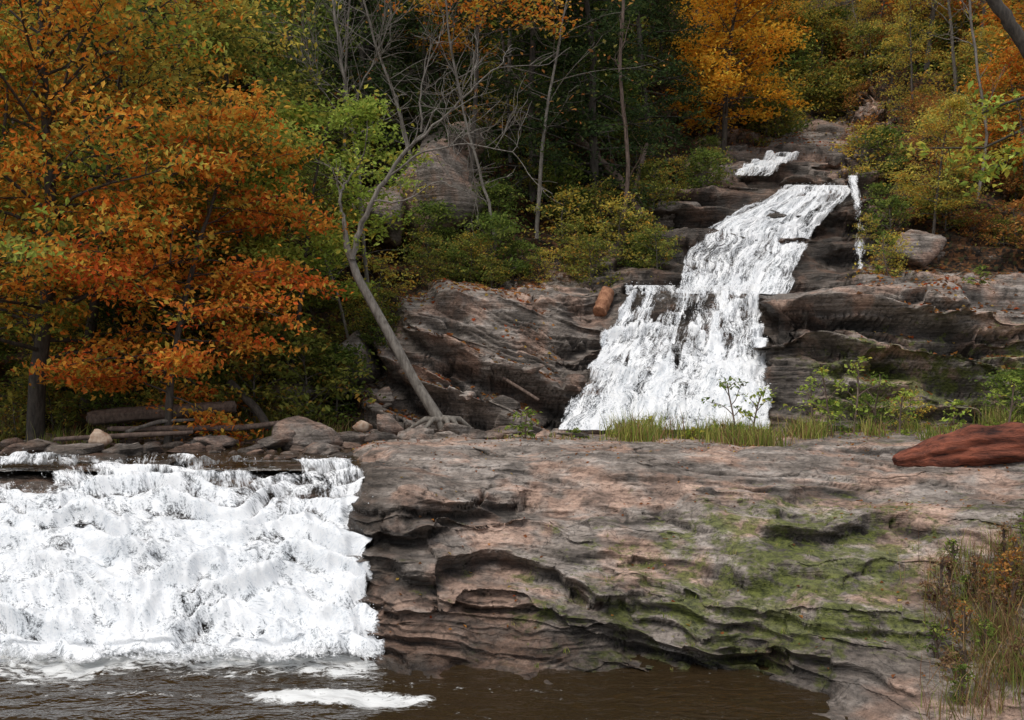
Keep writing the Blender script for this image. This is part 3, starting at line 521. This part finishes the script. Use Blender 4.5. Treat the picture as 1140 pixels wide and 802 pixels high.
log('fallen_log',[(120,478,20.5),(260,478,20.5),(330,470,21)],[.06,.07,.04],BD,6,8)
log('fallen_log',[(255,425,22.4),(285,455,22),(300,478,21.6)],[.09,.10,.09],BK,7,9)
log('fallen_log',[(140,480,20),(180,470,20.6),(230,468,21)],[.04,.05,.03],BG,17,8)
log('tan_driftwood_log',[(667,348,26.2),(671,338,26.4),(677,323,26.6)],[.20,.23,.19],BT,8,18,1,.14)
log('fallen_log',[(560,420,23.8),(600,445,23.0)],[.04,.04],BD,9,8)
log('fallen_tree_trunk',[(640,150,34),(690,200,33),(715,240,32)],[.12,.14,.14],BD,10,8)
log('fallen_tree_trunk',[(705,225,32.4),(712,190,33),(720,160,34)],[.1,.1,.08],BD,11,8)
# ---------------------------------------------------------------- fallen leaves
def litter(name,Gq,Gn,cnt,size,maskf,seed,pal):
    rg=R(seed); q=Gq.reshape(-1,3); nn=Gn.reshape(-1,3); area=np.linalg.norm(np.gradient(Gq,axis=0),axis=2)*np.linalg.norm(np.gradient(Gq,axis=1),axis=2)
    w=area.ravel()*maskf(q,nn); i=rg.choice(len(q),cnt,p=w/w.sum()); c=q[i]+nn[i]*.012+rg.normal(0,.02,(cnt,3))*[1,1,0]; n=nn[i]+rg.normal(0,.22,(cnt,3)); n/=np.linalg.norm(n,axis=1,keepdims=True)
    a=np.cross(n,rg.normal(size=(cnt,3))); a/=np.linalg.norm(a,axis=1,keepdims=True); b=np.cross(n,a); sz=(size*rg.uniform(.5,1.2,cnt))[:,None]; up=n*sz*.25
    V=np.stack([c-a*sz*.6,c-b*sz*.4+up,c+a*sz*.6,c+b*sz*.4+up],1).reshape(-1,3)
    link(name,new_mesh(name,V,np.arange(4*cnt).reshape(-1,4),[LM],col=pick(pal,cnt,rg)*rg.uniform(.6,1.2,(cnt,1)),smooth=False))
LIT=[((.35,.13,.05),3),((.5,.22,.06),2),((.2,.10,.05),3),((.55,.38,.1),1),((.42,.09,.03),.8)]
litter('fallen_leaves',A_q,A_n,5200,.055,lambda q,n:sm(n[:,2],.55,.9)*(sm(fbm(q*1.5,3,3),-.1,.5)*.9+.06)*((q[:,0]>-1.6)|(q[:,1]>15))*(q[:,2]>.1)*(1+2*(q[:,1]>17)),5,LIT)
litter('fallen_leaves',B_q,B_n,42000,.13,lambda q,n:sm(n[:,2],.3,.8)*(q[:,1]<46)*(1-((q[:,0]>1.2)&(q[:,0]<q[:,1]*.38)&(q[:,1]<41)))*(sm(fbm(q*.6,3,3),-.3,.4)+.1),6,LIT)
# ---------------------------------------------------------------- grasses
def grass(name,spots,seed,pal,h=.35,per=40,rad=.25,w=.008,lean=.35):
    rg=R(seed); mb=MB(); C=[]
    for px,d,s in spots:
        g=G(px,d); k=int(per*s); C.append(np.column_stack([g+rg.normal(0,rad*s,(k,3))*[1,1,0],np.full(k,s)]))
    C=np.concatenate(C); k=len(C); b=C[:,:3]; hh=h*C[:,3]*rg.uniform(.5,1.2,k); az=rg.uniform(0,6.28,k); dr=np.stack([np.cos(az),np.sin(az),0*az],1); le=np.abs(rg.normal(0,lean,k))[:,None]
    sd=np.stack([-np.sin(az+rg.normal(0,1,k)),np.cos(az),0*az],1)*w; up=np.array([0,0,1.])
    m=b+up*hh[:,None]*.55+dr*hh[:,None]*le*.35; t=b+up*hh[:,None]*.95+dr*hh[:,None]*le
    V=np.stack([b-sd,b+sd,m+sd*.8,m-sd*.8,t-sd*.1,t+sd*.1],1).reshape(-1,3); i=np.arange(k)[:,None]*6; Q=np.concatenate([i+[0,1,2,3],i+[3,2,5,4]])
    c=pick(pal,k,rg)*rg.uniform(.7,1.3,(k,1)); mb.add(V,Q,0,np.concatenate([c,c]),False); return link(name,mb.mesh(name,[LM]))
GP=[((.28,.33,.07),4),((.45,.43,.12),2.5),((.16,.22,.05),3),((.52,.42,.18),1.5)]
DP=[((.32,.19,.10),3),((.45,.3,.16),2),((.22,.2,.07),2),((.2,.10,.06),2)]
rg=R(31)
def clump(n,x0,x1,d0,d1,s0,s1,nc):
    cs=[(rg.uniform(x0,x1),rg.uniform(d0,d1),rg.uniform(.45,1.1)) for _ in range(nc)]; o=[]
    for _ in range(n):
        c=cs[rg.integers(nc)]; o.append((c[0]+rg.normal(0,8),np.clip(c[1]+rg.normal(0,.3),d0,d1),rg.uniform(s0,s1)*c[2]))
    return o
grass('grass',clump(80,695,862,18.6,21.3,.4,1.5,11)+clump(22,500,690,19.5,22,.2,.6,8)+clump(60,880,1150,19,21.6,.4,1.3,10),1,GP+DP[:1],.44,42,.20,.009,.55)
grass('grass',clump(80,-100,95,20.5,23.5,.5,1.3,14)+clump(40,300,390,22.3,24,.7,1.4,6),2,GP+DP,.6,36,.35,.009,.5)
grass('dry_grass',[(rg.uniform(1050,1180),rg.uniform(8.3,11),rg.uniform(.4,1.2)) for _ in range(80)],3,DP+[((.25,.3,.07),3)],.42,44,.16,.0035,.6)
for i in range(40):
    px=rg.uniform(1040,1175); d=rg.uniform(8.6,11.2)
    mk('dry_weed',px,d,rg.uniform(.5,1.0),.006,500+i,(DP,GRN,DP,BRN)[i%4],barks=BD,nb=14,t0=.12,bl=.22,nsub=2,cl=2,nl=6,ls=.04,cr=.04,el=1.0)
grass('ledge_tufts',[(rg.uniform(560,1050),rg.uniform(9.8,13),rg.uniform(.2,.5)) for _ in range(60)],4,GP,.14,22,.06,.004)
# ---------------------------------------------------------------- light, world, camera
w=bpy.data.worlds.new('World'); scene.world=w; w.use_nodes=True; nt=w.node_tree; bg=nt.nodes['Background']; sk=nt.nodes.new('ShaderNodeTexSky'); sk.sky_type='NISHITA'; sk.sun_disc=False
EL,AZ=math.radians(62),math.radians(218)
sk.sun_elevation=EL; sk.sun_rotation=AZ; hs=nt.nodes.new('ShaderNodeHueSaturation'); hs.inputs['Saturation'].default_value=.3
nt.links.new(sk.outputs[0],hs.inputs['Color']); nt.links.new(hs.outputs[0],bg.inputs[0]); bg.inputs[1].default_value=.15
l=bpy.data.lights.new('sun','SUN'); l.energy=2.0; l.angle=math.radians(28); l.color=(1,.96,.9); lo=bpy.data.objects.new('sun',l); scene.collection.objects.link(lo)
D=Vector((math.sin(AZ)*math.cos(EL),math.cos(AZ)*math.cos(EL),math.sin(EL))); lo.rotation_euler=D.to_track_quat('Z','Y').to_euler()
cam=bpy.data.cameras.new('camera'); cam.lens=32; cam.sensor_width=36; cam.shift_y=(HZ-401)/1140; cam.clip_end=2000; co=bpy.data.objects.new('camera',cam); scene.collection.objects.link(co); co.location=(0,0,CZ); co.rotation_euler=(math.radians(90),0,0); scene.camera=co
scene.view_settings.view_transform='Standard'; scene.view_settings.look='None'; scene.view_settings.exposure=0
print('trees',cnt,'shrubs',n2)
